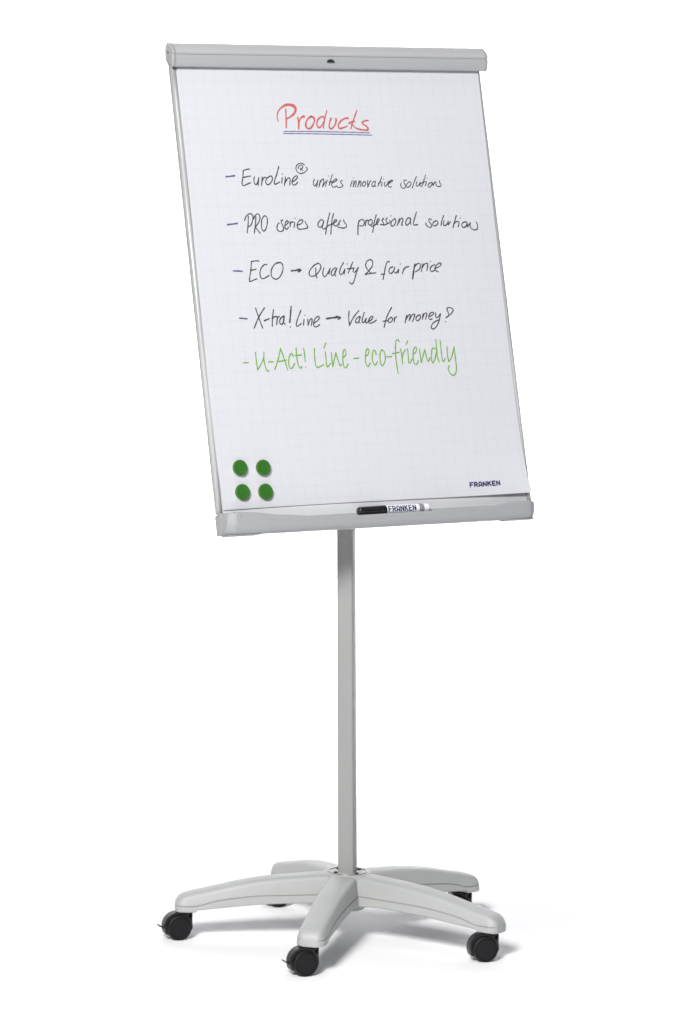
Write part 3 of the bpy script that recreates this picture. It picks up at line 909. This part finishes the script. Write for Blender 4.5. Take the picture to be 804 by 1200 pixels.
  [4.5,279.1,2.37,10.0,282.9,2.37,13.2,289.0,2.37,10.6,293.6,2.37,6.5,289.1,2.37,3.3,278.1,2.37,2.8,265.8,2.37,6.9,259.0,2.37,13.0,265.7,2.37],
  [27.9,281.4,2.37,27.1,287.9,2.37,23.8,290.5,2.37,20.1,283.8,2.37,18.3,270.2,2.37,22.9,261.2,2.37,29.0,267.7,2.37],
  [41.3,290.6,2.37,37.2,283.3,2.37,35.5,269.7,2.37,37.8,260.1,2.37,44.1,264.5,2.37,48.0,275.6,2.37,46.6,286.8,2.37,41.5,290.6,2.37],
  [51.2,276.7,2.37,62.5,276.7,2.37],
  [83.6,306.1,2.37,79.5,309.5,2.37,75.2,304.6,2.37,72.6,289.8,2.37,71.3,268.7,2.37,72.6,243.6,2.37],
  [64.8,282.4,2.37,80.1,284.7,2.37],
  [84.2,290.7,2.37,85.3,277.0,2.37,85.1,261.8,2.37],
  [86.2,273.0,2.37,89.7,283.1,2.37,95.9,289.4,2.37],
  [102.9,306.4,2.37,98.4,299.4,2.37],
  [100.4,291.2,2.37,100.0,276.2,2.37,99.9,263.8,2.37,102.7,263.3,2.37,107.9,270.8,2.37],
  [112.3,280.5,2.37,118.9,285.1,2.37,120.9,291.8,2.37,117.6,293.5,2.37,112.8,286.6,2.37,110.4,271.8,2.37,111.9,261.7,2.37,117.2,260.6,2.37,121.5,267.0,2.37],
  [127.0,289.2,2.37,127.5,275.4,2.37,127.7,263.0,2.37],
  [127.7,263.0,2.37,138.9,288.1,2.37],
  [138.9,288.1,2.37,141.5,272.3,2.37,143.8,265.2,2.37,149.0,272.3,2.37],
  [164.6,288.9,2.37,158.2,291.0,2.37,154.1,284.1,2.37,151.9,269.3,2.37,154.4,262.2,2.37,160.2,270.4,2.37,165.6,285.1,2.37],
  [166.7,307.0,2.37,166.5,291.8,2.37,165.8,274.3,2.37,168.3,263.8,2.37],
  [176.6,304.7,2.37,176.3,284.8,2.37,176.4,267.2,2.37,179.1,264.1,2.37,183.4,270.0,2.37],
  [190.5,292.1,2.37,189.4,276.3,2.37,190.8,263.1,2.37],
  [190.8,263.1,2.37,198.4,272.0,2.37,206.5,291.0,2.37],
  [206.5,291.0,2.37,206.9,270.4,2.37,206.7,251.4,2.37,203.7,240.7,2.37,197.5,235.9,2.37,190.3,241.1,2.37,187.6,250.6,2.37,190.8,254.9,2.37],
 ],
}


def write(name, key, m, label):
    bm = bmesh.new()
    for n_, flat in enumerate(INK[key]):
        pts = [(flat[i]/1000, flat[i+1]/1000, flat[i+2]/1000) for i in range(0, len(flat), 3)]
        pts = catmull(pts, 0.0010)
        ribbon(bm, pts, on_paper, 0.0003+0.00002*(n_ % 9))
    o = obj(name, bm, M[m], pad)
    o['label'] = label
    return o


write('heading_text', 'heading', 'ink_red', 'large red handwritten heading')
write('heading_underline', 'underline1', 'ink_blue', 'upper blue line under the red heading')
write('heading_underline', 'underline2', 'ink_blue', 'lower blue line under the red heading')
ORD = ('first', 'second', 'third', 'fourth')
for k in range(4):
    write('bullet_dash', 'dash%d' % (k+1), 'ink_violet' if k < 3 else 'ink_dusk', 'violet dash before the %s black line' % ORD[k])
    write('text_line', 'line%d' % (k+1), 'ink_black', '%s black handwritten line from the top' % ORD[k])
write('bullet_dash', 'dash5', 'ink_green', 'green dash before the green line')
write('text_line', 'line5', 'ink_green', 'green handwritten line below the black ones')

GLY = dict(
    F=[[(0.08, 0), (0.08, 0.82), (0.24, 1), (0.92, 1)], [(0.08, .48), (0.74, .48)]],
    R=[[(0.08, 0), (0.08, 1), (.72, 1), (.88, .84), (.88, .62), (.72, .46), (.08, .46)], [(.5, .46), (.92, 0)]],
    A=[[(0.08, 0), (0.08, .72), (.32, 1), (.68, 1), (.92, .72), (.92, 0)], [(.08, .27), (.92, .27)]],
    N=[[(0.08, 0), (0.08, 1), (.92, 0), (.92, 1)]],
    K=[[(0.08, 0), (0.08, 1)], [(.88, 1), (.12, .5)], [(.36, .62), (.94, 0)]],
    E=[[(.92, 1), (.24, 1), (.08, .84), (.08, .16), (.24, 0), (.92, 0)], [(.08, .5), (.76, .5)]],
)


def lettering(bm, word, x0, y0, adv, slope, gw, gh, wt, place, lift):
    for i, ch in enumerate(word):
        for st in GLY[ch]:
            pts = straight([(x0+i*adv+x*gw, y0+slope*(i*adv+x*gw)+y*gh, wt) for x, y in st], 0.0006)
            ribbon(bm, pts, place, lift+0.00001*i, 0.0)


bm = bmesh.new()
lettering(bm, 'FRANKEN', 0.2055, 0.0180, 0.01000, 0.012, 0.0076, 0.0080, 0.0026, on_paper, 0.0003)
o = obj('printed_logo', bm, M['print_blue'], pad)
o['label'] = 'small dark blue printed name in the lower right corner'

# ------------------------------------------------------------------ four magnets
bm = bmesh.new()
lathe(bm, [(0, 0.0142), (0.0008, 0.0150), (0.0056, 0.0150), (0.0068, 0.0144), (0.0072, 0.0134), (0.0068, 0.0122), (0.0066, 0.010), (0.0066, 0.0)], (0, 0, 0), (0, 0, 1), 40)
m0 = obj('magnet', bm, M['magnet'])
bm = bmesh.new()
lathe(bm, [(0, 0.0148), (0.0, 0.0157), (0.0018, 0.0159), (0.0024, 0.0154), (0.0024, 0.0149)], (0, 0, 0), (0, 0, 1), 40)
halo_ring0 = obj('halo_ring', bm, M['halo_ring'], m0)  # added pale ring imitating the halo and soft shadow crescent round the magnet
spots = [((-0.2985, 0.0760), 'upper left'), ((-0.2485, 0.0742), 'upper right'), ((-0.2985, 0.0303), 'lower left'), ((-0.2490, 0.0290), 'lower right')]
for k, ((s, t), w) in enumerate(spots):
    o = m0 if k == 0 else m0.copy()
    if k:
        COL.objects.link(o)
    o.matrix_basis = B @ Matrix.Translation((s, t, paper_z(s, t)+0.0003)) @ Matrix.Rotation(0.7*k, 4, 'Z')
    rm = halo_ring0 if k == 0 else halo_ring0.copy()
    if k:
        COL.objects.link(rm)
        rm.parent = o
    tag(o, 'round green magnet, %s of the four in the sheet corner' % w, 'magnet', 'green magnets on the paper')

# ------------------------------------------------------------------ marker lying in the tray
PB = B @ Matrix.Translation((0.0208, -0.0180, 0.0105))
pen = empty('marker_pen')
pen.matrix_basis = PB
tag(pen, 'black capped board marker lying in the pen tray', 'marker')
RP = 0.0085
bm = bmesh.new()
lathe(bm, [(-0.0775, 0.0045), (-0.0772, 0.0062), (-0.0755, 0.0078), (-0.070, 0.0084), (-0.030, 0.0090), (-0.0185, 0.0093), (-0.0175, 0.0091)], (0, 0, 0), (1, 0, 0), 40)
box(bm, (-0.066, 0.0, 0.0065), (-0.024, 0.0028, 0.0105), 0.0008)   # clip rib
obj('cap', bm, M['pencap'], pen, sharp=40)
bm = bmesh.new()
lathe(bm, [(-0.0176, 0.0080), (-0.0174, RP), (0.0555, RP), (0.0557, 0.0080)], (0, 0, 0), (1, 0, 0), 48)
brl = obj('barrel', bm, M['penwhite'], pen)
bm = bmesh.new()
lathe(bm, [(0.0556, 0.0080), (0.0558, RP+0.0001), (0.0660, RP+0.0001), (0.0662, 0.0079)], (0, 0, 0), (1, 0, 0), 40)
obj('band', bm, M['pengrey'], pen)
bm = bmesh.new()
lathe(bm, [(0.0661, 0.0078), (0.0664, 0.0084), (0.0770, 0.0080), (0.0778, 0.0070)], (0, 0, 0), (1, 0, 0), 40)
obj('collar', bm, M['white'], pen)
bm = bmesh.new()
lathe(bm, [(0.0776, 0.0062), (0.0800, 0.0050), (0.0860, 0.0025), (0.0880, 0.0012)], (0, -0.0015, 0), (1, -0.06, 0), 24)
obj('shadow_tail', bm, M['pengrey'], pen)  # added grey cone standing for the shadow beyond the pen's end


def on_barrel(s, t, lift):
    a = t/RP
    r = RP+lift
    return (s, r*math.sin(a), r*math.cos(a))


bm = bmesh.new()
lettering(bm, 'FRANKEN', -0.0140, -0.0040, 0.0090, 0.0, 0.0068, 0.0100, 0.0024, on_barrel, 0.00015)
obj('lettering', bm, M['print_blue'], brl)
bm = bmesh.new()
for x0, x1 in ((-0.014, 0.004), (0.006, 0.030), (0.036, 0.046)):
    ribbon(bm, straight([(x0, -0.0068, 0.0006), (x1, -0.0068, 0.0006)], 0.001), on_barrel, 0.00015, 0.3)
obj('fine_print', bm, M['print_grey'], brl)
